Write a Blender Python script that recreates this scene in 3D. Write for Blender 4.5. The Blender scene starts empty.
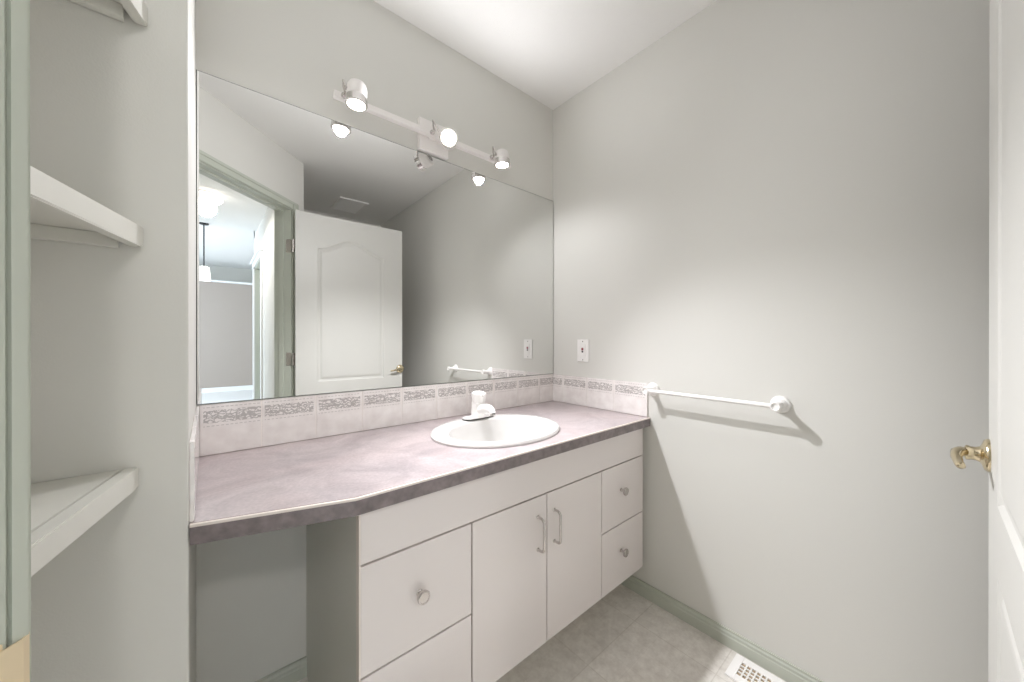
import bpy, bmesh, math, random
from mathutils import Vector, Matrix
random.seed(4)
S = bpy.context.scene
COL = S.collection

# ------------------------------------------------------------------ camera
CAM_Z, W, D, H = 1.140, 1.481, 1.384, 2.44      # camera height, right wall x, mirror wall y, ceiling z
cd = bpy.data.cameras.new('camera'); cam = bpy.data.objects.new('camera', cd); COL.objects.link(cam)
cd.sensor_width = 36; cd.lens = 356.6 / 1024 * 36; cd.clip_start = 0.01; cd.clip_end = 60
cam.location = (0, 0, CAM_Z)
cam.rotation_euler = (math.pi / 2 - 0.0014, 0, -0.7048)
S.camera = cam
# ------------------------------------------------------------------ world, light, exposure
wd = bpy.data.worlds.new('world'); S.world = wd; wd.use_nodes = True
wd.node_tree.nodes['Background'].inputs[0].default_value = (0.75, 0.85, 1.0, 1)
wd.node_tree.nodes['Background'].inputs[1].default_value = 1.0
S.view_settings.view_transform = 'Standard'; S.view_settings.look = 'None'
S.view_settings.gamma = 1; S.view_settings.use_curve_mapping = False
S.view_settings.exposure = 0.32
S.cycles.max_bounces = 14; S.cycles.diffuse_bounces = 10; S.cycles.glossy_bounces = 6
S.cycles.sample_clamp_indirect = 4.0; S.cycles.blur_glossy = 0.5
S.cycles.use_denoising = True
LAMP_W = 6.6         # each vanity spot
FACING_W = 20.0       # the one aimed into the room
BEAM_W = 12.0
FBEAM_W = 100.0
CEIL_FILL_W = 2.9
BEAM_TILT = 0.45; BEAM_ANGLE = 84
LAMP_COL = (0.965, 0.965, 1.0)
DOME_W = 30.0
DAY_W = 270.0
def light(name, kind, loc, energy, color, direction=None, **kw):
    l = bpy.data.lights.new(name, kind); l.energy = energy; l.color = color
    for k, v in kw.items(): setattr(l, k, v)
    o = bpy.data.objects.new(name, l); COL.objects.link(o); o.location = loc
    if direction is not None:
        o.rotation_euler = Vector(direction).to_track_quat('-Z', 'Y').to_euler()
    return o
# daylight through the window of the far room
light('window_daylight', 'AREA', (-3.60, -4.9, 1.55), DAY_W, (0.72, 0.85, 1.0), (1, 0, 0), shape='RECTANGLE', size=2.6, size_y=1.9)
# ------------------------------------------------------------------ materials
def srgb(r, g, b):
    f = lambda c: (c / 255) / 12.92 if c / 255 <= 0.04045 else ((c / 255 + 0.055) / 1.055) ** 2.4
    return (f(r), f(g), f(b), 1)
def mat(name, col, rough=0.6, metal=0.0, noise=0.0, nscale=8.0, bump=0.0, bscale=200.0, spec=0.5, emit=None, estr=0, coat=0):
    m = bpy.data.materials.new(name); m.use_nodes = True; nt = m.node_tree; b = nt.nodes['Principled BSDF']
    b.inputs['Base Color'].default_value = col; b.inputs['Roughness'].default_value = rough
    b.inputs['Metallic'].default_value = metal; b.inputs['Specular IOR Level'].default_value = spec
    b.inputs['Coat Weight'].default_value = coat; b.inputs['Coat Roughness'].default_value = 0.08
    if emit: b.inputs['Emission Color'].default_value = emit; b.inputs['Emission Strength'].default_value = estr
    tc = nt.nodes.new('ShaderNodeTexCoord')
    if noise > 0:
        n = nt.nodes.new('ShaderNodeTexNoise'); n.inputs['Scale'].default_value = nscale; n.inputs['Detail'].default_value = 5
        nt.links.new(tc.outputs['Object'], n.inputs['Vector'])
        mr = nt.nodes.new('ShaderNodeMapRange'); mr.inputs['To Min'].default_value = 1 - noise; mr.inputs['To Max'].default_value = 1 + noise
        nt.links.new(n.outputs['Fac'], mr.inputs['Value'])
        hs = nt.nodes.new('ShaderNodeHueSaturation'); hs.inputs['Color'].default_value = col
        nt.links.new(mr.outputs[0], hs.inputs['Value']); nt.links.new(hs.outputs[0], b.inputs['Base Color'])
    if bump > 0:
        n2 = nt.nodes.new('ShaderNodeTexNoise'); n2.inputs['Scale'].default_value = bscale; n2.inputs['Detail'].default_value = 3
        nt.links.new(tc.outputs['Object'], n2.inputs['Vector'])
        bp = nt.nodes.new('ShaderNodeBump'); bp.inputs['Strength'].default_value = bump; bp.inputs['Distance'].default_value = 0.004
        nt.links.new(n2.outputs['Fac'], bp.inputs['Height']); nt.links.new(bp.outputs[0], b.inputs['Normal'])
    return m
M = {}
M['wall'] = mat('wall_paint', srgb(218, 217, 212), 0.55, noise=0.012, nscale=3, bump=0.06, bscale=350)
M['ceiling'] = mat('ceiling_texture', srgb(238, 237, 235), 0.85, bump=0.55, bscale=260)
M['sage'] = mat('sage_trim_paint', srgb(188, 192, 181), 0.38, noise=0.02, nscale=20)
M['door'] = mat('door_paint', srgb(204, 203, 198), 0.42, noise=0.01, nscale=10, bump=0.03, bscale=500)
M['shelf'] = mat('shelf_paint', srgb(216, 215, 208), 0.4, noise=0.015, nscale=25)
M['hall_wall'] = mat('hall_wall_paint', srgb(214, 212, 206), 0.7, noise=0.01)
M['far_wall'] = mat('far_wall_paint', srgb(168, 157, 148), 0.7, noise=0.01)
M['hall_floor'] = mat('hall_pale_floor', srgb(235, 235, 234), 0.4, noise=0.04, nscale=6)
M['white_trim'] = mat('white_trim_paint', srgb(235, 236, 236), 0.4, noise=0.01)
M['laminate'] = mat('white_laminate', srgb(228, 221, 219), 0.2, noise=0.008, nscale=5, coat=0.4)
M['side_lam'] = mat('grey_side_laminate', srgb(212, 211, 204), 0.4, noise=0.01)
M['edgeband'] = mat('cream_edge_band', srgb(232, 222, 215), 0.45, noise=0.03, nscale=60)
M['seam'] = mat('brown_seam', srgb(120, 100, 85), 0.6, noise=0.1, nscale=200)
M['carcass'] = mat('carcass_board', srgb(170, 165, 155), 0.7, noise=0.02)
M['chrome'] = mat('chrome', srgb(215, 212, 210), 0.12, 1.0, noise=0.02, nscale=40)
M['nickel'] = mat('satin_nickel', srgb(208, 203, 200), 0.22, 1.0, noise=0.03, nscale=60)
M['brass'] = mat('pale_brass', srgb(216, 202, 172), 0.16, 1.0, noise=0.04, nscale=60)
M['ceramic'] = mat('white_ceramic', srgb(220, 218, 216), 0.08, noise=0.004, coat=0.6)
M['plastic'] = mat('white_plastic', srgb(242, 240, 238), 0.3, noise=0.008)
M['lampwhite'] = mat('white_enamel', srgb(240, 236, 234), 0.3, noise=0.008)
M['dark'] = mat('dark_slot', srgb(60, 55, 52), 0.8, noise=0.05)
M['black'] = mat('black_metal', srgb(40, 40, 44), 0.4, noise=0.04)
M['red'] = mat('red_button', srgb(150, 72, 78), 0.4, noise=0.03)
M['beige_duct'] = mat('beige_duct', srgb(168, 148, 122), 0.7, noise=0.1, nscale=60)
M['grout'] = mat('pale_grout', srgb(240, 234, 230), 0.8, noise=0.03, nscale=80)
M['strike'] = mat('strike_brass', srgb(232, 214, 182), 0.35, 0.45, noise=0.05, nscale=80)
M['lampface'] = mat('lamp_glow', (1, 1, 1, 1), 0.4, emit=(1, 0.93, 0.85, 1), estr=12, noise=0.001)
M['domeglow'] = mat('dome_glass', (1, 1, 1, 1), 0.3, emit=(1, 0.95, 0.88, 1), estr=2.5, noise=0.001)
M['pendglow'] = mat('pendant_glass', (1, 1, 1, 1), 0.3, emit=(1, 0.96, 0.9, 1), estr=2.2, noise=0.001)
M['window_glass'] = mat('window_glass', (0.9, 0.95, 1, 1), 0.02, noise=0.001)
M['window_glass'].node_tree.nodes['Principled BSDF'].inputs['Transmission Weight'].default_value = 1
def mirror_mat():
    m = bpy.data.materials.new('mirror_silver'); m.use_nodes = True; nt = m.node_tree; nt.nodes.clear()
    o = nt.nodes.new('ShaderNodeOutputMaterial'); g = nt.nodes.new('ShaderNodeBsdfGlossy')
    g.inputs['Color'].default_value = (0.81, 0.815, 0.805, 1); g.inputs['Roughness'].default_value = 0.0
    nt.links.new(g.outputs[0], o.inputs[0]); return m
M['mirror'] = mirror_mat()
M['mirror_edge'] = mat('mirror_edge', srgb(80, 84, 80), 0.85, noise=0.03, spec=0.1)

def counter_mat():
    m = mat('mauve_stone_laminate', srgb(170, 158, 158), 0.28); nt = m.node_tree; b = nt.nodes['Principled BSDF']
    tc = nt.nodes.new('ShaderNodeTexCoord')
    n1 = nt.nodes.new('ShaderNodeTexNoise'); n1.inputs['Scale'].default_value = 7; n1.inputs['Detail'].default_value = 9; n1.inputs['Roughness'].default_value = 0.68; n1.inputs['Distortion'].default_value = 0.9
    n2 = nt.nodes.new('ShaderNodeTexNoise'); n2.inputs['Scale'].default_value = 2.6; n2.inputs['Detail'].default_value = 4; n2.inputs['Distortion'].default_value = 1.5
    n3 = nt.nodes.new('ShaderNodeTexNoise'); n3.inputs['Scale'].default_value = 140; n3.inputs['Detail'].default_value = 2
    for n in (n1, n2, n3): nt.links.new(tc.outputs['Object'], n.inputs['Vector'])
    r1 = nt.nodes.new('ShaderNodeValToRGB')
    r1.color_ramp.elements[0].position = 0.30; r1.color_ramp.elements[0].color = srgb(138, 126, 129)
    r1.color_ramp.elements[1].position = 0.72; r1.color_ramp.elements[1].color = srgb(208, 197, 197)
    nt.links.new(n1.outputs['Fac'], r1.inputs[0])
    r2 = nt.nodes.new('ShaderNodeValToRGB')
    r2.color_ramp.elements[0].position = 0.35; r2.color_ramp.elements[0].color = srgb(168, 160, 163)
    r2.color_ramp.elements[1].position = 0.65; r2.color_ramp.elements[1].color = srgb(190, 173, 173)
    nt.links.new(n2.outputs['Fac'], r2.inputs[0])
    mx = nt.nodes.new('ShaderNodeMix'); mx.data_type = 'RGBA'; mx.inputs[0].default_value = 0.4
    nt.links.new(r1.outputs[0], mx.inputs[6]); nt.links.new(r2.outputs[0], mx.inputs[7])
    hs = nt.nodes.new('ShaderNodeHueSaturation'); mr = nt.nodes.new('ShaderNodeMapRange')
    mr.inputs['From Min'].default_value = .3; mr.inputs['From Max'].default_value = .7; mr.inputs['To Min'].default_value = 0.9; mr.inputs['To Max'].default_value = 1.08
    nt.links.new(n3.outputs['Fac'], mr.inputs[0]); nt.links.new(mr.outputs[0], hs.inputs['Value']); nt.links.new(mx.outputs[2], hs.inputs['Color'])
    nt.links.new(hs.outputs[0], b.inputs['Base Color']); return m
M['counter'] = counter_mat()
M['counter_edge'] = mat('dark_mauve_front_edge', srgb(128, 118, 119), 0.35, noise=0.6, nscale=45)  # front edge coloured darker than the worktop

def floor_mat():
    m = mat('grey_tile_vinyl', srgb(190, 184, 176), 0.42); nt = m.node_tree; b = nt.nodes['Principled BSDF']
    tc = nt.nodes.new('ShaderNodeTexCoord'); mp = nt.nodes.new('ShaderNodeMapping')
    mp.inputs['Location'].default_value = (-1.068 + 0.305 * 4, -0.730 + 0.305 * 4, 0)
    nt.links.new(tc.outputs['Object'], mp.inputs[0])
    br = nt.nodes.new('ShaderNodeTexBrick'); br.offset = 0; br.inputs['Scale'].default_value = 1
    br.inputs['Brick Width'].default_value = 0.305; br.inputs['Row Height'].default_value = 0.305
    br.inputs['Mortar Size'].default_value = 0.0028; br.inputs['Mortar Smooth'].default_value = 0.6
    br.inputs['Color1'].default_value = (1, 1, 1, 1); br.inputs['Color2'].default_value = (0.93, 0.93, 0.93, 1); br.inputs['Mortar'].default_value = (0.88, 0.87, 0.86, 1)
    nt.links.new(mp.outputs[0], br.inputs['Vector'])
    br2 = nt.nodes.new('ShaderNodeTexBrick'); br2.offset = 0
    br2.inputs['Scale'].default_value = 1; br2.inputs['Brick Width'].default_value = 0.1017; br2.inputs['Row Height'].default_value = 0.1017
    br2.inputs['Mortar Size'].default_value = 0.0016; br2.inputs['Mortar Smooth'].default_value = 0.8
    br2.inputs['Color1'].default_value = (1, 1, 1, 1); br2.inputs['Color2'].default_value = (0.955, 0.955, 0.955, 1); br2.inputs['Mortar'].default_value = (0.92, 0.92, 0.91, 1)
    nt.links.new(mp.outputs[0], br2.inputs['Vector'])
    n = nt.nodes.new('ShaderNodeTexNoise'); n.inputs['Scale'].default_value = 26; n.inputs['Detail'].default_value = 7; n.inputs['Roughness'].default_value = 0.7
    nt.links.new(tc.outputs['Object'], n.inputs['Vector'])
    r = nt.nodes.new('ShaderNodeValToRGB')
    r.color_ramp.elements[0].position = .34; r.color_ramp.elements[0].color = srgb(216, 210, 203)
    r.color_ramp.elements[1].position = .66; r.color_ramp.elements[1].color = srgb(241, 237, 231)
    nt.links.new(n.outputs['Fac'], r.inputs[0])
    a = nt.nodes.new('ShaderNodeMix'); a.data_type = 'RGBA'; a.blend_type = 'MULTIPLY'; a.inputs[0].default_value = 1
    nt.links.new(r.outputs[0], a.inputs[6]); nt.links.new(br.outputs[0], a.inputs[7])
    c = nt.nodes.new('ShaderNodeMix'); c.data_type = 'RGBA'; c.blend_type = 'MULTIPLY'; c.inputs[0].default_value = 1
    nt.links.new(a.outputs[2], c.inputs[6]); nt.links.new(br2.outputs[0], c.inputs[7])
    nt.links.new(c.outputs[2], b.inputs['Base Color']); return m
M['floor'] = floor_mat()

def tile_mat():
    """pale ceramic tile with a printed grey scroll band; uv = one unit per tile, v up"""
    m = mat('printed_border_tile', srgb(236, 230, 227), 0.16, coat=0.3); nt = m.node_tree; L = nt.links.new; b = nt.nodes['Principled BSDF']
    N = nt.nodes.new
    uv = N('ShaderNodeUVMap'); sp = N('ShaderNodeSeparateXYZ'); L(uv.outputs[0], sp.inputs[0])
    def math_(op, x, y=None, z=None):
        n = N('ShaderNodeMath'); n.operation = op
        for i, q in enumerate((x, y, z)):
            if q is None: continue
            if isinstance(q, (int, float)): n.inputs[i].default_value = q
            else: L(q, n.inputs[i])
        return n.outputs[0]
    u, v = sp.outputs[0], sp.outputs[1]
    fu = math_('FRACT', u)
    def between(x, a, c): return math_('MULTIPLY', math_('GREATER_THAN', x, a), math_('LESS_THAN', x, c))
    band = math_('MULTIPLY', between(v, 0.63, 0.88), between(fu, 0.05, 0.95))
    line1 = math_('MULTIPLY', between(v, 0.935, 0.95), between(fu, 0.05, 0.95))
    line2 = math_('MULTIPLY', between(v, 0.565, 0.58), between(fu, 0.05, 0.95))
    # scrolls: distorted waves + rings
    mp = N('ShaderNodeCombineXYZ'); L(math_('MULTIPLY', u, 1.0), mp.inputs[0]); L(math_('MULTIPLY', v, 1.0), mp.inputs[1])
    w = N('ShaderNodeTexWave'); w.wave_type = 'RINGS'; w.inputs['Scale'].default_value = 5.0; w.inputs['Distortion'].default_value = 9.0; w.inputs['Detail'].default_value = 1.5; w.inputs['Detail Scale'].default_value = 2.2
    L(mp.outputs[0], w.inputs['Vector'])
    vo = N('ShaderNodeTexVoronoi'); vo.feature = 'DISTANCE_TO_EDGE'; vo.inputs['Scale'].default_value = 9.5; L(mp.outputs[0], vo.inputs['Vector'])
    k1 = math_('GREATER_THAN', w.outputs['Fac'], 0.56); k2 = math_('LESS_THAN', vo.outputs['Distance'], 0.06)
    k = math_('MINIMUM', 1.0, math_('ADD', k1, k2))
    k = math_('MULTIPLY', math_('MULTIPLY', k, band), 0.62)
    dash = math_('GREATER_THAN', math_('FRACT', math_('MULTIPLY', u, 14.0)), 0.35)
    k = math_('ADD', k, math_('MULTIPLY', math_('MULTIPLY', math_('ADD', line1, line2), dash), 0.45))
    no = N('ShaderNodeTexNoise'); no.inputs['Scale'].default_value = 3.5; no.inputs['Detail'].default_value = 4; L(mp.outputs[0], no.inputs['Vector'])
    rr = N('ShaderNodeValToRGB'); rr.color_ramp.elements[0].position = .3; rr.color_ramp.elements[0].color = srgb(231, 225, 223)
    rr.color_ramp.elements[1].position = .7; rr.color_ramp.elements[1].color = srgb(246, 242, 240); L(no.outputs['Fac'], rr.inputs[0])
    mx = N('ShaderNodeMix'); mx.data_type = 'RGBA'; L(k, mx.inputs[0]); L(rr.outputs[0], mx.inputs[6]); mx.inputs[7].default_value = srgb(138, 132, 130)
    L(mx.outputs[2], b.inputs['Base Color']); return m
M['tile'] = tile_mat()

# ------------------------------------------------------------------ mesh helpers
def box(bm, a, b, bev=0.0, rot=None, piv=None, mi=0):
    lo = Vector([min(a[i], b[i]) for i in range(3)]); hi = Vector([max(a[i], b[i]) for i in range(3)])
    r = bmesh.ops.create_cube(bm, size=1.0); vs = r['verts']
    for v in vs:
        v.co = Vector([lo[i] + (v.co[i] + .5) * (hi[i] - lo[i]) for i in range(3)])
    fs = set(f for v in vs for f in v.link_faces)
    for f in fs: f.material_index = mi
    if bev > 0:
        es = list(set(e for v in vs for e in v.link_edges))
        rr = bmesh.ops.bevel(bm, geom=es, offset=bev, segments=2, affect='EDGES', profile=0.5)
        vs = list(set(v for f in rr['faces'] for v in f.verts) | set(v for v in vs if v.is_valid))
    if rot is not None: bmesh.ops.rotate(bm, verts=vs, cent=piv or (lo + hi) / 2, matrix=rot)
    return vs
def prism(bm, pts, z0, z1, bev=0):
    n = len(pts); A = [bm.verts.new((x, y, z0)) for x, y in pts]; B = [bm.verts.new((x, y, z1)) for x, y in pts]
    bm.faces.new(list(reversed(A))); bm.faces.new(B)
    for i in range(n): bm.faces.new((A[i], A[(i + 1) % n], B[(i + 1) % n], B[i]))
    if bev:
        vs = A + B; bmesh.ops.bevel(bm, geom=list(set(e for v in vs for e in v.link_edges)), offset=bev, segments=2, affect='EDGES')
    return A + B
def tube(bm, pts, r, seg=12, cap=True):
    """swept tube; r scalar or list"""
    pts = [Vector(p) for p in pts]; n = len(pts); rs = r if isinstance(r, (list, tuple)) else [r] * n
    rings = []; up = None
    for i, p in enumerate(pts):
        t = (pts[min(i + 1, n - 1)] - pts[max(i - 1, 0)]).normalized()
        if up is None: up = t.orthogonal().normalized()
        up = (up - t * up.dot(t)).normalized(); bi = t.cross(up)
        rings.append([bm.verts.new(p + (up * math.cos(2 * math.pi * k / seg) + bi * math.sin(2 * math.pi * k / seg)) * rs[i]) for k in range(seg)])
    for a, b in zip(rings, rings[1:]):
        for k in range(seg): bm.faces.new((a[k], a[(k + 1) % seg], b[(k + 1) % seg], b[k]))
    if cap: bm.faces.new(list(reversed(rings[0]))); bm.faces.new(rings[-1])
    return [v for q in rings for v in q]
def lathe(bm, origin, axis, prof, seg=24, sx=1.0):
    """prof: list of (distance along the axis, radius)"""
    o = Vector(origin); ax = Vector(axis).normalized(); u = ax.orthogonal().normalized(); w = ax.cross(u); rings = []
    for d, r in prof:
        if r < 1e-6: rings.append([bm.verts.new(o + ax * d)])
        else: rings.append([bm.verts.new(o + ax * d + (u * math.cos(2 * math.pi * k / seg) + w * math.sin(2 * math.pi * k / seg)) * r) for k in range(seg)])
    for a, b in zip(rings, rings[1:]):
        for k in range(seg):
            q = [a[k % len(a)], a[(k + 1) % len(a)], b[(k + 1) % len(b)], b[k % len(b)]]
            q = list(dict.fromkeys(q))
            if len(q) > 2:
                try: bm.faces.new(q)
                except ValueError: pass
    if len(rings[0]) > 1: bm.faces.new(list(reversed(rings[0])))
    if len(rings[-1]) > 1: bm.faces.new(rings[-1])
def obj(name, bm, m, parent=None, smooth=False, origin=None):
    bmesh.ops.recalc_face_normals(bm, faces=bm.faces)
    if origin is None:
        if parent is not None: origin = Vector((0, 0, 0))
        else:
            lo = Vector([min(v.co[i] for v in bm.verts) for i in range(3)]); hi = Vector([max(v.co[i] for v in bm.verts) for i in range(3)])
            origin = Vector(((lo.x + hi.x) / 2, (lo.y + hi.y) / 2, lo.z))
    origin = Vector(origin)
    base = origin
    if parent is not None:
        base = wloc(parent)
    for v in bm.verts: v.co -= base
    me = bpy.data.meshes.new(name); bm.to_mesh(me); bm.free()
    for q in (m if isinstance(m, (list, tuple)) else [m]): me.materials.append(q)
    if smooth:
        for p in me.polygons: p.use_smooth = True
        me.set_sharp_from_angle(angle=math.radians(38))
    o = bpy.data.objects.new(name, me); COL.objects.link(o)
    if parent is not None: o.parent = parent; o.location = (0, 0, 0)
    else: o.location = base
    return o
def wloc(o):
    l = Vector((0, 0, 0))
    while o is not None: l += Vector(o.location); o = o.parent
    return l
def empty(name, loc): 
    o = bpy.data.objects.new(name, None); COL.objects.link(o); o.location = loc; o.empty_display_size = .05; return o
def tag(o, label, cat, group=None):
    o['label'] = label; o['category'] = cat
    if group: o['group'] = group
    return o
def struct(name, bm, m, smooth=False):
    o = obj(name, bm, m, None, smooth); o['kind'] = 'structure'; return o
NB = bmesh.new

# ------------------------------------------------------------------ the room shell
SUMW = 0.300                       # the door wall is the diagonal plane x + y = SUMW
THK = 0.115
r2 = math.sqrt(2)
def dg(s, n=0.0):                   # point on the diagonal wall: s along it (towards the hinge), n out into the bathroom
    return (SUMW / 2 + s / r2 + n / r2, SUMW / 2 - s / r2 + n / r2)
Y1 = 0.885; XL = -0.028; XT = 0.533; YB = -1.26; XH = 0.44
S0, S1 = -0.3600, 0.406              # door opening along the diagonal

bm = NB()                           # floors
prism(bm, [(-1.2, 1.6), (1.7, 1.6), (1.7, -1.5), (0.486, -1.5), (0.486, -0.27), (-0.59, 0.80), (-1.2, 0.80)], -0.06, 0.0)
struct('floor', bm, M['floor'])
bm = NB()
prism(bm, [(0.486, -0.27), (0.486, -2.95), (3.5, -2.95), (3.5, -7.6), (-3.5, -7.6), (-3.5, -2.4), (-0.9, -2.4), (-0.9, 0.80), (-0.59, 0.80)], -0.06, 0.0)
struct('floor_hall', bm, M['hall_floor'])
bm = NB()
prism(bm, [(-0.9, 1.5), (1.6, 1.5), (1.6, -1.4), (0.56, -1.4), (0.56, -2.38), (-0.9, -2.38)], H, H + 0.12)
struct('ceiling', bm, M['ceiling'])
bm = NB(); box(bm, (-0.8, D, 0), (W + .1, D + .1, H)); struct('wall_mirror', bm, M['wall'])
bm = NB(); box(bm, (W, YB - .1, 0), (W + .1, D, H)); struct('wall_right', bm, M['wall'])
bm = NB(); box(bm, (-0.8, Y1, 0), (XL, D, H), 0.003); struct('wall_left', bm, M['wall'])
bm = NB(); box(bm, (XT, YB - .1, 0), (W, YB, H)); struct('wall_back', bm, M['wall'])
bm = NB()
def dseg(bm, s0, s1, z0, z1, n0=-THK, n1=0.0):
    prism(bm, [dg(s0, n0), dg(s1, n0), dg(s1, n1), dg(s0, n1)], z0, z1)
dseg(bm, -1.035, S0 - .018, 0, H)
prism(bm, [dg(S1 + .018, -THK), (XH, SUMW - THK * r2 - XH), (XH, -0.42), (XT, -0.42), (XT, SUMW - XT), dg(S1 + .018, 0)], 0, H)
dseg(bm, S0 - .018, S1 + .018, 2.068, H)
struct('wall_door', bm, M['wall'])
DY0, DY1, DZ = -1.93, -2.72, 2.05
bm = NB()
box(bm, (XH, -0.42, 0), (XT, DY0, H)); box(bm, (XH, DY0, DZ), (XT, DY1, H)); box(bm, (XH, DY1, 0), (XT, -2.85, 2.95)); box(bm, (XH, -2.38, H), (XT, -2.85, 2.95))
struct('wall_hall', bm, M['hall_wall'])
bm = NB(); box(bm, (-0.9, 0.95, 0), (-0.8, -2.5, H)); struct('wall_hall_left', bm, M['hall_wall'])
# the tall room beyond the hall
bm = NB(); box(bm, (-3.5, -8.6, 2.95), (3.5, -2.38, 3.05)); box(bm, (-0.9, -2.38, H), (XH, -2.44, 2.95)); struct('ceiling_far', bm, M['ceiling'])
bm = NB(); box(bm, (-3.5, -7.5, 0), (3.5, -7.6, 2.43)); struct('wall_far', bm, M['far_wall'])
bm = NB(); box(bm, (-3.5, -7.44, 2.43), (3.5, -8.5, 2.47)); box(bm, (-3.5, -7.485, 0), (3.5, -7.5, 0.10)); struct('trim_1', bm, M['white_trim'])
bm = NB(); box(bm, (-3.5, -8.5, 2.47), (3.5, -8.6, 2.95)); struct('wall_far_upper', bm, M['hall_wall'])
bm = NB(); box(bm, (3.5, -8.6, 0), (3.6, -2.38, 3.05)); struct('wall_far_right', bm, M['hall_wall'])
bm = NB(); box(bm, (XT, -2.85, 0), (3.5, -2.95, 2.95)); box(bm, (-3.5, -2.38, 0), (-0.9, -2.48, 2.95)); struct('wall_far_near', bm, M['hall_wall'])
bm = NB()
box(bm, (-3.6, -8.6, 0), (-3.5, -6.2, 3.05)); box(bm, (-3.6, -3.6, 0), (-3.5, -2.38, 3.05)); box(bm, (-3.6, -6.2, 0), (-3.5, -3.6, .6)); box(bm, (-3.6, -6.2, 2.5), (-3.5, -3.6, 3.05))
struct('wall_far_left', bm, M['hall_wall'])
bm = NB()
for a, b in (((-6.2, .6), (-6.12, 2.5)), ((-3.68, .6), (-3.6, 2.5)), ((-6.12, .6), (-3.68, .68)), ((-6.12, 2.42), (-3.68, 2.5)), ((-4.94, .68), (-4.86, 2.42))):
    box(bm, (-3.57, a[0], a[1]), (-3.51, b[0], b[1]))
struct('window_1', bm, M['white_trim'])

# baseboards with a stepped moulded top
def baseboard(name, p0, p1, n, h=0.062, m=None):
    p0 = Vector((*p0, 0)); p1 = Vector((*p1, 0)); n = Vector((*n, 0)).normalized(); bm = NB()
    prof = [(0, 0), (.012, 0), (.012, h * .60), (.0095, h * .66), (.0095, h * .80), (.006, h * .88), (.006, h), (0, h)]
    A = [bm.verts.new(p0 + n * a + Vector((0, 0, z))) for a, z in prof]; B = [bm.verts.new(p1 + n * a + Vector((0, 0, z))) for a, z in prof]
    for i in range(len(prof)): bm.faces.new((A[i], A[(i + 1) % len(prof)], B[(i + 1) % len(prof)], B[i]))
    bm.faces.new(A); bm.faces.new(B)
    return struct(name, bm, m or M['sage'])
baseboard('baseboard_right', (W, 0.955), (W, YB), (-1, 0))
baseboard('baseboard_mirror', (XL, D), (0.255, D), (0, -1))
baseboard('baseboard_left', (-0.585, Y1), (XL, Y1), (0, -1))
baseboard('baseboard_back', (XT, YB), (W, YB), (0, 1))
baseboard('baseboard_hall', (XH, -0.42), (XH, DY0 + .06), (-1, 0), 0.08, M['white_trim'])

# door frame of the bathroom: jambs, head, stops, casings both sides, in sage paint
bm = NB()
def dbox(bm, s0, s1, n0, n1, z0, z1, bev=0):
    prism(bm, [dg(s0, n0), dg(s1, n0), dg(s1, n1), dg(s0, n1)], z0, z1, bev)
dbox(bm, S0 - .018, S0, -THK, 0, 0, 2.05); dbox(bm, S1, S1 + .018, -THK, 0, 0, 2.05); dbox(bm, S0 - .018, S1 + .018, -THK, 0, 2.05, 2.068)
dbox(bm, S0, S0 + .010, -.085, -.050, 0, 2.05, .002); dbox(bm, S1 - .010, S1, -.085, -.050, 0, 2.05, .002); dbox(bm, S0, S1, -.085, -.050, 2.04, 2.05)
for n0, n1 in ((0, .014), (-THK - .014, -THK)):
    dbox(bm, S0 - .058, S0 - .0001, n0, n1, 0, 2.110, .003); dbox(bm, S1 + .005, S1 + .060, n0, n1, 0, 2.110, .003); dbox(bm, S0 - .005, S1 + .005, n0, n1, 2.055, 2.110, .003)
    m_ = .004 if n1 > 0 else -.004
    e0, e1 = (n1, n1 + .004) if n1 > 0 else (n0 - .004, n0)
    dbox(bm, S0 - .058, S0 - .040, e0, e1, 0, 2.105, .0015); dbox(bm, S1 + .040, S1 + .058, e0, e1, 0, 2.105, .0015); dbox(bm, S0 - .040, S1 + .040, e0, e1, 2.088, 2.105, .0015)
fr = struct('trim_2', bm, M['sage'])
# strike plate screwed on the near jamb, lip curling past the casing
sp = tag(empty('strike_plate', (*dg(S0, -.02), .88)), 'pale brass latch strike plate screwed to the sage green door jamb at far left', 'strike plate')
bm = NB(); dbox(bm, S0, S0 + .0015, -.040, -.002, .880, .937, .0005)
A = [dg(S0 + .0015, -.006), dg(S0 + .0010, .006), dg(S0 - .0008, .0100), dg(S0 - .0030, .0120), dg(S0 - .0030, .0130), dg(S0 - .0002, .0114), dg(S0 + .0022, .007), dg(S0 + .003, -.006)]
prism(bm, A, .884, .933)
obj('plate', bm, M['strike'], sp)
bm = NB(); dbox(bm, S0 + .0016, S0 + .0022, -.030, -.014, .893, .921, .0002); obj('latch_hole', bm, M['dark'], sp)
for z in (.8855, .9305):
    bm = NB(); o2 = dg(S0 + .0015, -.022); lathe(bm, (o2[0], o2[1], z), (1, -1, 0), [(0, .0035), (.0008, .003), (.001, 0)], 12); obj('screw', bm, M['nickel'], sp)

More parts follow.
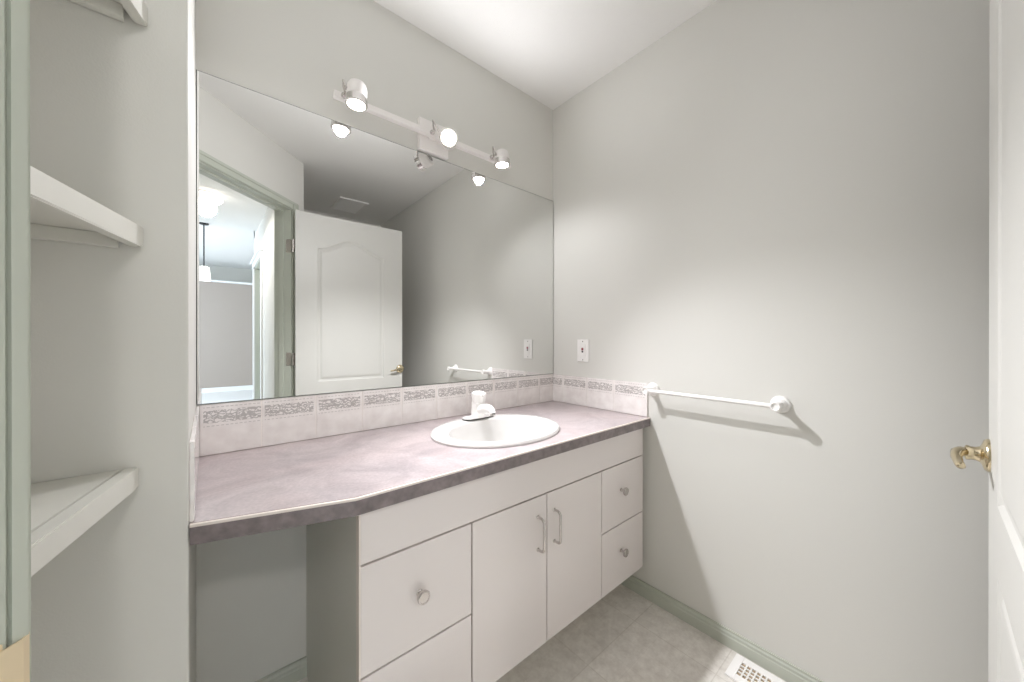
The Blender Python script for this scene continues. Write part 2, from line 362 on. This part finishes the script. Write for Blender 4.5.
# ------------------------------------------------------------------ doors
def arch_outline(u0, u1, z0, z1, rise, n=14):
    """panel outline with an arched shoulder top"""
    pts = [(u0, z0), (u1, z0), (u1, z1)]
    w = u1 - u0
    for i in range(1, n):
        t = i / n; x = u1 - w * t
        k = 0.5 - 0.5 * math.cos(2 * math.pi * t)
        pts.append((x, z1 + rise * k))
    pts.append((u0, z1)); return pts
def inset(pts, d):
    n = len(pts); out = []
    for i in range(n):
        a, b, c = Vector(pts[i - 1]), Vector(pts[i]), Vector(pts[(i + 1) % n])
        e1 = (b - a).normalized(); e2 = (c - b).normalized(); n1 = Vector((-e1.y, e1.x)); n2 = Vector((-e2.y, e2.x))
        k = (n1 + n2); k = k / max(k.dot(n1), .3) if k.length > 1e-6 else n1
        out.append(tuple(b + k * d))
    return out
def door_leaf(bm, origin, du, dn, width, z0, z1, thick, panels):
    """leaf with moulded panels on both faces; origin = hinge corner on face A, du along the width, dn = outward normal of face A"""
    o = Vector(origin); du = Vector(du); dn = Vector(dn)
    P = lambda u, z, n: o + du * u + Vector((0, 0, z)) + dn * n
    for side in (0, 1):
        base = 0.0 if side == 0 else -thick; sg = 1 if side == 0 else -1
        ed = []
        def ring(pts, n):
            vs = [bm.verts.new(P(u, z, n)) for u, z in pts]
            return vs, [bm.edges.new((vs[i], vs[(i + 1) % len(vs)])) for i in range(len(vs))]
        _, e = ring([(0, z0), (width, z0), (width, z1), (0, z1)], base); ed += e
        outer = _
        if side == 0: A = outer
        else:
            for i in range(4): bm.faces.new((A[i], A[(i + 1) % 4], outer[(i + 1) % 4], outer[i]))
        for pts in panels:
            r0, e0 = ring(pts, base); ed += e0; prev = r0
            for d, h in ((.008, -.006), (.018, -.007), (.030, -.002), (.038, -.001)):
                r1 = [bm.verts.new(P(u, z, base + sg * h)) for u, z in inset(pts, d)]
                for i in range(len(pts)): bm.faces.new((prev[i], prev[(i + 1) % len(pts)], r1[(i + 1) % len(pts)], r1[i]))
                prev = r1
            bm.faces.new(prev)
        bmesh.ops.triangle_fill(bm, edges=ed, use_beauty=True, use_dissolve=False)
def lever(parent, origin, nrm, along, m, name='door_lever'):
    """rose + neck + curved lever"""
    o = Vector(origin); n = Vector(nrm).normalized(); a = Vector(along).normalized()
    bm = NB(); lathe(bm, o, n, [(0, .0), (0, .033), (.003, .033), (.007, .030), (.010, .020), (.012, .016), (.018, .0135), (.024, .0135), (.026, .015), (.030, .015), (.032, .011), (.032, 0)], 28)
    lv = obj(name, bm, m, parent, True)
    bm = NB(); pts = []; rs = []
    for t, r_ in ((0, .0095), (.15, .0100), (.3, .0092), (.5, .008), (.7, .007), (.85, .007), (.95, .0065), (1.0, .003)):
        pts.append(o + n * (.030 + .014 * math.sin(math.pi * .5 * min(1, t * 2.2)) - .010 * max(0, t - .45)) + a * (.095 * t) + Vector((0, 0, .004 * math.sin(math.pi * 2 * t) - .010 * t * t))); rs.append(r_)
    tube(bm, [o + n * .022] + pts, [.0100] + rs, 14)
    obj('lever_arm', bm, m, lv, True)
    return lv
dr = empty('door_1', (0.455, -0.0975, 0)); dr['kind'] = 'structure'
bm = NB(); DW = .762
panels = [arch_outline(.135, .612, .845, 1.80, .085), [(.135, .21), (.612, .21), (.612, .72), (.135, .72)]]
door_leaf(bm, (0.455, -0.0765, 0), (1, 0, 0), (0, 1, 0), DW, .012, 2.040, .035, panels)
obj('door_panel', bm, M['door'], dr)
lever(dr, (1.157 + .042, -0.0765, .908), (0, 1, 0), (-1, 0, 0), M['brass'])
lever(dr, (1.157 + .042, -0.1115, .908), (0, -1, 0), (-1, 0, 0), M['brass'])
for z in (.22, 1.01, 1.80):
    bm = NB(); q = (0.448, -0.118)
    lathe(bm, (q[0], q[1], z - .045), (0, 0, 1), [(0, 0), (0, .006), (.09, .006), (.09, 0)], 12)
    box(bm, (.4535, -.116, z - .045), (.4550, -.083, z + .045))
    dbox(bm, S1 - .0015, S1 + .0005, -.034, .004, z - .045, z + .045)
    obj('hinge', bm, M['nickel'], dr)

# hall door, closed in its frame
d2 = empty('door_2', (XH + .05, (DY0 + DY1) / 2, 0)); d2['kind'] = 'structure'
bm = NB(); wd_ = DY0 - DY1 - .01
door_leaf(bm, (XH + .060, DY1 + .005, 0), (0, 1, 0), (-1, 0, 0), wd_, .012, 2.035, .035, [arch_outline(.13, wd_ - .13, .845, 1.80, .085), [(.13, .21), (wd_ - .13, .21), (wd_ - .13, .72), (.13, .72)]])
obj('door_panel', bm, M['door'], d2)
lever(d2, (XH + .060, DY0 - .06, .91), (-1, 0, 0), (0, -1, 0), M['brass'])
bm = NB()
box(bm, (XH - .018, DY0 - .005, 0), (XH, DY0 + .065, 2.07), .003); box(bm, (XH - .018, DY1 - .065, 0), (XH, DY1 + .005, 2.07), .003)
box(bm, (XH - .022, DY1 - .070, DZ - .005), (XH, DY0 + .070, 2.10), .004); box(bm, (XH - .045, DY1 - .095, 2.10), (XH, DY0 + .095, 2.125), .006)
struct('trim_3', bm, M['white_trim']); bm = NB()
box(bm, (XH, DY0 - .015, 0), (XT, DY0, DZ)); box(bm, (XH, DY1, 0), (XT, DY1 + .015, DZ)); box(bm, (XH, DY1, DZ - .015), (XT, DY0, DZ))
struct('trim_4', bm, M['sage'])

# ------------------------------------------------------------------ corner shelves
def corner_shelf(z, xt, label, e=(-.168, .480)):
    top = z; t = empty('corner_shelf', (-.30, .72, z - .045)); tag(t, label, 'shelf', 'corner shelves left of the alcove')
    g = .002; tip = Vector((xt, Y1 - g)); e = Vector(e); dirv = (e - tip).normalized()
    nrm = Vector((dirv.y, -dirv.x)); nrm = nrm if nrm.x < 0 else -nrm     # pointing back into the corner
    c = .003
    a = tip + nrm * .020; b = e + nrm * .020
    # end against diagonal wall
    bm = NB(); prism(bm, [(a.x - .002, Y1 - g), (b.x, SUMW + .004 * r2 - b.x + .0), (-.575, Y1 - g)], z - .019, z - .001, .0008)
    obj('board', bm, M['shelf'], t)
    bm = NB()
    prism(bm, [(tip.x - .010, tip.y), (tip.x - .001, tip.y - .004), (tip.x + dirv.x * .02, tip.y + dirv.y * .02), (e.x, e.y), (b.x, b.y), (a.x, tip.y)], z - .034, z, .0022)
    obj('nosing', bm, M['shelf'], t)
    bm = NB(); box(bm, (-.560, Y1 - .016, z - .040), (xt - .030, Y1 - g, z - .0195), .001); obj('cleat', bm, M['shelf'], t)
    bm = NB(); prism(bm, [(-.56, .872), (-.185, .497), (-.185 + .010, .497 + .010), (-.545, .872 - .0 + .0)], z - .040, z - .0195); obj('cleat', bm, M['shelf'], t)
    return t
corner_shelf(.924, -.090, 'white triangular corner shelf seen from above, lowest of the three left of the mirror')
corner_shelf(1.334, -.084, 'white triangular corner shelf just above eye level, middle of the three left of the mirror', (-.190, .500))
corner_shelf(1.716, -.078, 'white triangular corner shelf cut off by the top of the picture, highest of the three', (-.190, .500))

# ------------------------------------------------------------------ vanity cabinet
vc = tag(empty('vanity_cabinet', (.86, 1.10, 0)), 'white laminate vanity cabinet under the stone-pattern countertop', 'cabinet')
CX0, CX1, FY0, FY1 = .2535, 1.452, .820, .838
ZB, ZT = .147, .7635
bm = NB()
box(bm, (CX0, FY1 + .001, 0), (CX0 + .016, D - .001, ZT)); obj('side_panel', bm, M['side_lam'], vc)
bm = NB(); box(bm, (CX0 - .001, FY0 - .001, 0), (CX0 + .0025, FY1 + .001, ZT)); obj('edge_band', bm, M['edgeband'], vc)
bm = NB()
box(bm, (CX1 - .016, FY1 + .001, ZB), (CX1, D - .001, ZT)); box(bm, (CX0 + .016, FY1 + .003, ZB), (CX1 - .016, D - .001, ZB + .016))
box(bm, (CX0 + .016, D - .012, ZB + .016), (CX1 - .016, D - .002, .62))
for x in (.5525, 1.1505): box(bm, (x - .008, FY1 + .001, ZB + .016), (x + .008, D - .013, .62))
box(bm, (CX0 + .016, FY1 + .001, .62), (CX1 - .016, FY1 + .018, .642)); box(bm, (CX1, FY1 + .012, ZB), (W - .001, FY1 + .024, ZT))
obj('carcass', bm, M['carcass'], vc)
bm = NB(); box(bm, (CX0 + .016, .945, 0), (W - .001, .960, ZB)); obj('toe_kick', bm, M['floor'], vc)
def knob(parent, x, z):
    bm = NB(); lathe(bm, (x, FY0, z), (0, -1, 0), [(0, 0), (0, .008), (.002, .008), (.004, .005), (.013, .005), (.016, .010), (.019, .0155), (.024, .0165), (.027, .0150), (.0275, .0125), (.0265, .0120), (.0265, 0)], 24)
    obj('knob', bm, M['nickel'], parent, True)
def front(name, x0, x1, z0, z1):
    bm = NB(); box(bm, (x0, FY0, z0), (x1, FY1, z1), .0012); return obj(name, bm, M['laminate'], vc)
front('false_front', CX0 + .003, CX1, .640, .7600)
for (x0, x1, zs, kx) in ((CX0 + .003, .5505, ((.388, .635, .517), (.147, .383, .275)), .397), (1.1525, CX1, ((.394, .635, .531), (.147, .389, .283)), 1.281)):
    for z0, z1, kz in zs:
        knob(front('drawer', x0, x1, z0, z1), kx, kz)
def pull(parent, x, z0, z1):
    bm = NB(); p = [];
    for q in ((0, z1), (.016, z1), (.022, z1 - .002), (.0265, z1 - .007), (.028, z1 - .013), (.028, (z0 + z1) / 2), (.028, z0 + .013), (.0265, z0 + .007), (.022, z0 + .002), (.016, z0), (0, z0)): p.append((x, FY0 - q[0], q[1]))
    tube(bm, p, .0042, 12)
    for z in (z0, z1): lathe(bm, (x, FY0, z), (0, -1, 0), [(0, 0), (0, .006), (.0015, .006), (.003, .0045), (.003, 0)], 14)
    obj('pull_handle', bm, M['nickel'], parent, True)
pull(front('door', .5550, .8470, .147, .635), .807, .467, .572)
pull(front('door', .8510, 1.1485, .147, .635), .884, .467, .572)

# ------------------------------------------------------------------ countertop with sink cut-out
ct = tag(empty('countertop', (.75, 1.1, .7645)), 'mauve grey stone-pattern laminate countertop with angled left end', 'countertop')
ZC = .801; SX, SY, SA, SB = .832, 1.062, .256, .212
outline = [(XL + .001, D - .001), (XL + .001, Y1 - .004), (.240, .798), (W - .003, .801), (W - .001, D - .001)]
bm = NB(); eds = []
def loop(pts, z):
    vs = [bm.verts.new((x, y, z)) for x, y in pts]; return vs, [bm.edges.new((vs[i], vs[(i + 1) % len(vs)])) for i in range(len(vs))]
hole = [(SX + (SA - .018) * math.cos(2 * math.pi * k / 48), SY + (SB - .018) * math.sin(2 * math.pi * k / 48)) for k in range(48)]
for z in (ZC, .7645):
    ov, oe = loop(outline, z); hv, he = loop(hole, z)
    bmesh.ops.triangle_fill(bm, edges=oe + he, use_beauty=True, use_dissolve=False)
    if z == ZC: T = (ov, hv)
    else:
        for a, b in zip(T, (ov, hv)):
            for i in range(len(a)): bm.faces.new((a[i], a[(i + 1) % len(a)], b[(i + 1) % len(b)], b[i]))
obj('worktop', bm, M['counter'], ct)
def strip(d0, d1, z0, z1):
    """ribbon along the front edge between offsets d0, d1 inward"""
    bm = NB(); F = [Vector(outline[1]), Vector(outline[2]), Vector(outline[3])]
    for a, b in zip(F, F[1:]):
        t = (b - a).normalized(); n = Vector((-t.y, t.x))
        prism(bm, [tuple(a + n * d0), tuple(b + n * d0), tuple(b + n * d1), tuple(a + n * d1)], z0, z1)
    return bm
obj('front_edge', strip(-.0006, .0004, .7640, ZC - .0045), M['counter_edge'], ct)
obj('edge_strip', strip(-.0008, .0060, ZC - .0045, ZC + .0005), M['edgeband'], ct)
obj('edge_seam', strip(.0065, .0085, ZC - .001, ZC + .0004), M['seam'], ct)

# ------------------------------------------------------------------ tiled splash
def splash(name, p0, p1, n, joints, z0, z1, label, uoff=0):
    """p0->p1 along wall, joints = distances of grout lines from p0; n = direction out of the wall"""
    t = tag(empty(name, ((p0[0] + p1[0]) / 2, (p0[1] + p1[1]) / 2, z0)), label, 'tile backsplash', 'tile splash around the countertop')
    P0 = Vector(p0); d = (Vector(p1) - P0); Ln = d.length; d.normalize(); n = Vector(n)
    bm = NB(); q = [P0 + d * .0012 + n * .0004, P0 + d * (Ln - .0012) + n * .0004, P0 + d * (Ln - .0012) + n * .0055, P0 + d * .0012 + n * .0055]
    prism(bm, [tuple(x) for x in q], z0 + .0005, z1 - .0015); obj('grout', bm, M['grout'], t)
    bm = NB(); uvl = bm.loops.layers.uv.new('UVMap'); js = [0] + list(joints) + [Ln]; g = .0016
    for k, (a, b) in enumerate(zip(js, js[1:])):
        a2 = a + (g if k else 0); b2 = b - (g if k < len(js) - 2 else 0)
        pts = [P0 + d * a2 + n * .001, P0 + d * b2 + n * .001, P0 + d * b2 + n * .0075, P0 + d * a2 + n * .0075]
        old = set(bm.faces)
        prism(bm, [tuple(x) for x in pts], z0 + .0015, z1, .0008)
        for f in set(bm.faces) - old:
            for l in f.loops:
                s = (Vector((l.vert.co.x, l.vert.co.y)) - P0).dot(d)
                full = .1545
                u = (s - a) / full if b - a > .14 else ((s - b) / full + 1 if k == 0 else (s - a) / full)
                l[uvl].uv = (k + uoff + min(max(u, .001), .999), (l.vert.co.z - z0) / (z1 - z0))
    obj('tiles', bm, M['tile'], t); return t
splash('tile_splash', (XL + .008, D), (W - .008, D), (0, -1), [.148 + .1545 * k - 0.0 for k in range(10) if .148 + .1545 * k < 1.47], ZC + .0005, .951, 'long back row of pale wall tiles with grey scroll border under the mirror')
splash('tile_splash', (W, D - .0), (W, .812), (-1, 0), [.081, .243, .402], ZC + .0005, .951, 'short row of four scroll-border tiles on right wall beside towel bar', 20)
splash('tile_splash', (XL, .8905), (XL, D - .008), (1, 0), [.1545, .309, .4635], ZC + .0005, .951, 'short row of scroll-border tiles edge-on at the left end of the countertop', 40)

# ------------------------------------------------------------------ mirror
mr = tag(empty('wall_mirror_glass', (.73, D - .004, .953)), 'large frameless wall mirror above the tiled splash reflecting the open door', 'mirror')
bm = NB(); box(bm, (-.0272, D - .0055, .9535), (W - .003, D - .0005, 1.924)); obj('glass_edge', bm, M['mirror_edge'], mr)
bm = NB(); box(bm, (-.0255, D - .0062, .955), (W - .0045, D - .0056, 1.9225)); obj('mirror_face', bm, M['mirror'], mr)
mr.name = 'frameless_mirror'

# ------------------------------------------------------------------ sink and faucet
sk = tag(empty('sink', (SX, SY, ZC)), 'white oval drop-in ceramic sink set in the countertop', 'sink')
bm = NB(); seg = 64; prof = [(1.0, .0), (1.004, .006), (.985, .0125), (.95, .0150), (.90, .0155), (.83, .013), (.79, .008), (.765, -.004), (.74, -.030), (.69, -.065), (.58, -.100), (.40, -.122), (.20, -.130), (.085, -.131)]
rings = []
for f, z in prof:
    yo = 0 if f > .86 else -.022 * min(1, (.90 - f) / .1)     # bowl sits forward, leaving a faucet deck
    rings.append([bm.verts.new((SX + SA * f * math.cos(2 * math.pi * k / seg), SY + yo + SB * (f if f > .86 else f * (1 - .03)) * math.sin(2 * math.pi * k / seg), ZC + .0005 + z)) for k in range(seg)])
for a, b in zip(rings, rings[1:]):
    for k in range(seg): bm.faces.new((a[k], a[(k + 1) % seg], b[(k + 1) % seg], b[k]))
obj('basin', bm, M['ceramic'], sk, True)
bm = NB(); lathe(bm, (SX, SY - .022, ZC - .132), (0, 0, 1), [(0, 0), (0, .024), (.003, .024), (.004, .019), (.002, .016), (.002, 0)], 24); obj('drain', bm, M['chrome'], sk, True)
FX, FYc, FZ = .862, 1.232, ZC + .0165
fc = tag(empty('faucet', (FX, FYc, FZ)), 'white single-handle faucet on the back rim of the oval sink', 'faucet')
bm = NB()                                         # oblong deck plate
pts = []
for k in range(32):
    a = 2 * math.pi * k / 32; c, s = math.cos(a), math.sin(a)
    pts.append((FX + math.copysign(.050, c) * (1 if abs(c) > .02 else 0) + .024 * c, FYc + .025 * s))
prism(bm, pts, FZ, FZ + .007, .002); obj('deck_plate', bm, M['plastic'], fc, True)
bm = NB(); prism(bm, [(FX + (x - FX) * 1.02, FYc + (y - FYc) * 1.04) for x, y in pts], FZ - .0015, FZ + .001); obj('gasket', bm, M['dark'], fc)
bm = NB(); lathe(bm, (FX, FYc, FZ + .006), (0, 0, 1), [(0, 0), (0, .031), (.004, .0305), (.018, .0290), (.040, .0280), (.056, .0285), (.058, .0270), (.058, 0)], 28); obj('body', bm, M['plastic'], fc, True)
bm = NB(); sp_ = [(FX, FYc - .008, FZ + .030), (FX, FYc - .030, FZ + .038), (FX, FYc - .055, FZ + .046), (FX, FYc - .078, FZ + .047), (FX, FYc - .094, FZ + .040), (FX, FYc - .099, FZ + .030)]
tube(bm, sp_, [.022, .0210, .0185, .0165, .0150, .0135], 20); obj('spout', bm, M['plastic'], fc, True)
bm = NB(); lathe(bm, (FX, FYc - .0995, FZ + .030), (0, -.25, -1), [(0, 0), (0, .0118), (.006, .0115), (.006, .0085), (.004, .008), (.004, 0)], 20); obj('aerator', bm, M['chrome'], fc, True)
bm = NB(); lathe(bm, (FX, FYc, FZ + .0650), (0, -.10, 1), [(0, 0), (0, .0260), (.006, .0280), (.018, .0285), (.030, .0310), (.038, .0305), (.043, .0220), (.046, .0080), (.0465, 0)], 28)
tube(bm, [(FX, FYc - .015, FZ + .094), (FX, FYc - .030, FZ + .096), (FX, FYc - .046, FZ + .098)], [.0085, .0075, .0065], 12)
obj('handle', bm, M['plastic'], fc, True)

# ------------------------------------------------------------------ light bar
LB = tag(empty('vanity_light_bar', (.728, D, 1.995)), 'white bar light with three adjustable spot heads above the mirror', 'wall light')
bm = NB(); box(bm, (.660, D - .022, 1.930), (.796, D - .001, 2.062), .003); obj('wall_plate', bm, M['lampwhite'], LB)
bm = NB(); box(bm, (.331, D - .052, 1.984), (1.127, D - .030, 2.006), .002); box(bm, (.70, D - .032, 1.982), (.756, D - .021, 2.008)); obj('bar', bm, M['lampwhite'], LB)
def head(mouth, axis, back_len, arm_side, watts, face):
    mth = Vector(mouth); ax = Vector(axis).normalized(); body_o = mth - ax * back_len
    bm = NB()
    lathe(bm, body_o, ax, ([(0, 0), (0, .010), (.002, .020), (.007, .0270), (.015, .0315), (.026, .0335)] if face == 1 else [(0, 0), (0, .0295), (.002, .0320), (.006, .0335)]) + [(back_len - .022, .0335), (back_len - .020, .0325), (back_len - .020, .020), (back_len - .020, 0)], 32)
    hd = obj('spot_head', bm, M['lampwhite'], LB, True)
    bm = NB(); lathe(bm, body_o, ax, [(back_len - .0245, .0345), (back_len - .001, .0360), (back_len, .0350), (back_len, .0300), (back_len - .012, .0285), (back_len - .0195, .0285)], 32)
    obj('rim', bm, M['chrome'], hd, True)
    bm = NB(); lathe(bm, body_o, ax, [(back_len - .010, 0), (back_len - .010, .0280), (back_len - .0095, .0280), (back_len - .004, .020), (back_len - .002, .010), (back_len - .0015, 0)], 32)
    obj('lamp', bm, M['lampface'], hd, True)
    # cooling slots on the back cap
    u = ax.cross(Vector((0, 0, 1))).normalized(); w = ax.cross(u).normalized()
    bm = NB(); rot = Matrix((u, w, ax)).transposed()
    sf = 1.0 if face == 2 else .55
    for k in (-2, -1, 0, 1, 2):
        vs = bmesh.ops.create_cube(bm, size=1.0)['verts']
        for v in vs: v.co = body_o + ax * .0005 + rot @ Vector(((v.co.x * .0042 + k * .0082) * sf, v.co.y * (.026 if abs(k) < 2 else .016) * sf, v.co.z * .0016))
    obj('vent_slots', bm, M['dark'], hd)
    # bracket: knuckle on bar, hooked arm to the head side
    piv = Vector((mth.x - .028 * arm_side, D - .041, 1.995)); sidep = body_o + ax * (back_len * .45) + Vector((-.0335 * arm_side, 0, 0))
    bm = NB(); lathe(bm, piv + Vector((0, -.011, 0)), (0, -1, 0), [(0, 0), (0, .009), (.006, .009), (.010, .006), (.022, .0055), (.022, 0)], 16)
    k0 = piv + Vector((0, -.030, 0))
    tube(bm, [k0, k0 + Vector((-.006 * arm_side, -.004, .016)), k0 + Vector((-.008 * arm_side, -.006, .036)), k0.lerp(sidep, .5) + Vector((-.010 * arm_side, -.004, .030)), sidep + Vector((-.003 * arm_side, 0, .004)), sidep], .0035, 8)
    lathe(bm, sidep + Vector((-.006 * arm_side, 0, 0)), (arm_side, 0, 0), [(0, 0), (0, .006), (.008, .006), (.008, 0)], 12)
    obj('bracket', bm, M['nickel'], hd, True)
    dn = (ax + Vector((.42 if mth.x < .7 else -.12, -BEAM_TILT, 0))).normalized() if face == 1 else (ax + Vector((.62, .15, -.80))).normalized()  # extra spot, tilted off the head's axis to brighten floor and lower wall
    top = mth - ax * (back_len + .012) if face == 1 else mth - ax * .035 + Vector((0, 0, .05))  # position of the fill spot added at each head to brighten the ceiling
    for kind, loc, e, d, ang, bl, rad in (('spot_lamp', mth + ax * .004, watts[0], ax, 166, .6, .022), ('extra_beam', mth + ax * .006, watts[1], dn, BEAM_ANGLE, 1.0, .022), ('added_ceiling_fill', top, watts[2], (0, -1.6, 1), 165, 1.0, .02)):
        if e <= 0: continue
        l = light(kind, 'SPOT', loc, e, LAMP_COL, d, spot_size=math.radians(ang), spot_blend=bl, shadow_soft_size=rad)
        l.parent = hd; l.location = Vector(l.location) - wloc(hd)
    return hd
head((.388, D - .100, 1.951), (-.06, -.04, -1), .082, 1, (LAMP_W, BEAM_W * 1.2, CEIL_FILL_W), 1)
head((.728, D - .140, 1.946), (-.42, -.74, -.24), .062, 1, (FACING_W, FBEAM_W, CEIL_FILL_W), 2)
head((1.033, D - .100, 1.949), (.03, -.02, -1), .068, 1, (LAMP_W, BEAM_W * .25, CEIL_FILL_W), 1)

# ------------------------------------------------------------------ towel bar
tb = tag(empty('towel_bar', (W, .56, .927)), 'white towel bar with round flanges on the right wall', 'towel bar')
for y in (.331, .788):
    bm = NB(); lathe(bm, (W, y, .927 if y > .5 else .923), (-1, 0, 0), [(0, 0), (0, .029), (.004, .029), (.008, .0265), (.010, .021), (.016, .0185), (.020, .013), (.030, .0105), (.048, .0100), (.052, .0125), (.058, .0150), (.068, .0150), (.071, .0140), (.0715, .0115), (.0680, .0095), (.0680, 0)], 28)
    obj('post', bm, M['plastic'], tb, True)
bm = NB(); tube(bm, [(W - .061, .340, .923), (W - .061, .779, .927)], .0078, 16); obj('rail', bm, M['plastic'], tb, True)

# ------------------------------------------------------------------ outlet
ou = tag(empty('wall_outlet', (W, 1.176, 1.087)), 'white outlet cover plate with small red button on the right wall', 'outlet')
bm = NB(); box(bm, (W - .006, 1.132, 1.030), (W - .0005, 1.206, 1.147), .0025); obj('cover_plate', bm, M['plastic'], ou)
bm = NB(); box(bm, (W - .0085, 1.152, 1.054), (W - .0055, 1.186, 1.121), .001); obj('insert', bm, M['plastic'], ou)
bm = NB(); box(bm, (W - .0108, 1.163, 1.089), (W - .0084, 1.175, 1.102), .0008); obj('reset_button', bm, M['red'], ou)
bm = NB(); box(bm, (W - .0100, 1.164, 1.078), (W - .0084, 1.174, 1.0865), .0005); obj('test_button', bm, M['dark'], ou)
for z in (1.0405, 1.1345):
    bm = NB(); lathe(bm, (W - .006, 1.169, z), (-1, 0, 0), [(0, 0), (0, .003), (.0008, .0028), (.001, 0)], 12); obj('screw', bm, M['nickel'], ou)

# ------------------------------------------------------------------ floor register
rg = tag(empty('floor_register', (1.40, .33, 0)), 'white metal floor register by the right baseboard', 'floor vent')
RX0, RX1, RY0, RY1 = 1.340, 1.459, .140, .456
bm = NB(); ox = (RX1 - RX0 - .064) / 2
def frame(bm, x0, x1, y0, y1, wx, wy, z0, z1):
    box(bm, (x0, y0, z0), (x1, y0 + wy, z1), .001); box(bm, (x0, y1 - wy, z0), (x1, y1, z1), .001)
    box(bm, (x0, y0 + wy, z0), (x0 + wx, y1 - wy, z1), .001); box(bm, (x1 - wx, y0 + wy, z0), (x1, y1 - wy, z1), .001)
frame(bm, RX0, RX1, RY0, RY1, ox, .026, .0005, .006); obj('frame', bm, M['plastic'], rg)
bm = NB()
for i in range(1, 4): x = RX0 + ox + .064 * i / 4; box(bm, (x - .0022, RY0 + .026, .002), (x + .0022, RY1 - .026, .0055))
nb = 18
for i in range(1, nb): y = RY0 + .026 + (RY1 - RY0 - .052) * i / nb; box(bm, (RX0 + ox, y - .0022, .002), (RX1 - ox, y + .0022, .0054))
obj('grille', bm, M['plastic'], rg)
bm = NB(); box(bm, (RX0 + ox - .002, RY0 + .024, .0003), (RX1 - ox + .002, RY1 - .024, .0012)); obj('damper', bm, M['beige_duct'], rg)

# ------------------------------------------------------------------ ceiling exhaust fan grille
ef = tag(empty('exhaust_fan', (1.03, -.87, H)), 'rectangular white exhaust fan grille on the dark ceiling seen in the mirror', 'exhaust fan')
bm = NB(); frame(bm, .905, 1.155, -1.045, -.695, .022, .022, H - .014, H - .0005); obj('frame', bm, M['plastic'], ef)
bm = NB()
for i in range(13): y = -1.015 + i * .0243; box(bm, (.927, y, H - .012), (1.133, y + .013, H - .006))
obj('louvres', bm, M['plastic'], ef)
bm = NB(); box(bm, (.927, -1.023, H - .004), (1.133, -.717, H - .001)); obj('housing', bm, M['dark'], ef)

# ------------------------------------------------------------------ hall lights
dl = tag(empty('dome_light', (-.018, -1.39, H)), 'round glowing glass dome light on the hall ceiling seen in the mirror', 'ceiling light')
bm = NB(); lathe(bm, (-.018, -1.39, H), (0, 0, -1), [(0, 0), (0, .085), (.012, .085), (.020, .075), (.020, 0)], 28); obj('base', bm, M['nickel'], dl, True)
bm = NB(); lathe(bm, (-.018, -1.39, H - .018), (0, 0, -1), [(0, .060), (.006, .095), (.018, .116), (.036, .118), (.055, .098), (.068, .060), (.073, .015), (.074, 0)], 32); obj('glass_dome', bm, M['domeglow'], dl, True)
bm = NB(); lathe(bm, (-.018, -1.39, H - .091), (0, 0, -1), [(0, 0), (0, .008), (.008, .010), (.016, .004), (.018, 0)], 14); obj('finial', bm, M['nickel'], dl, True)
dlt = light('dome_lamp', 'SPOT', (-.018, -1.39, H - .13), DOME_W, (1, .97, .95), (0, 0, -1), spot_size=math.radians(179), spot_blend=.25, shadow_soft_size=.075)
pn = tag(empty('pendant_light', (-.055, -4.5, 2.95)), 'white glass pendant light on a thin black stem seen in the mirror', 'pendant light')
bm = NB(); lathe(bm, (-.055, -4.5, 2.95), (0, 0, -1), [(0, 0), (0, .06), (.022, .06), (.026, .05), (.026, 0)], 24); obj('canopy', bm, M['black'], pn, True)
bm = NB(); tube(bm, [(-.055, -4.5, 2.93), (-.055, -4.5, 2.27)], .009, 10); obj('stem', bm, M['black'], pn, True)
bm = NB(); lathe(bm, (-.055, -4.5, 2.28), (0, 0, -1), [(0, 0), (0, .035), (.012, .062), (.03, .068), (.21, .080), (.215, .076), (.215, 0)], 28); obj('glass_shade', bm, M['pendglow'], pn, True)
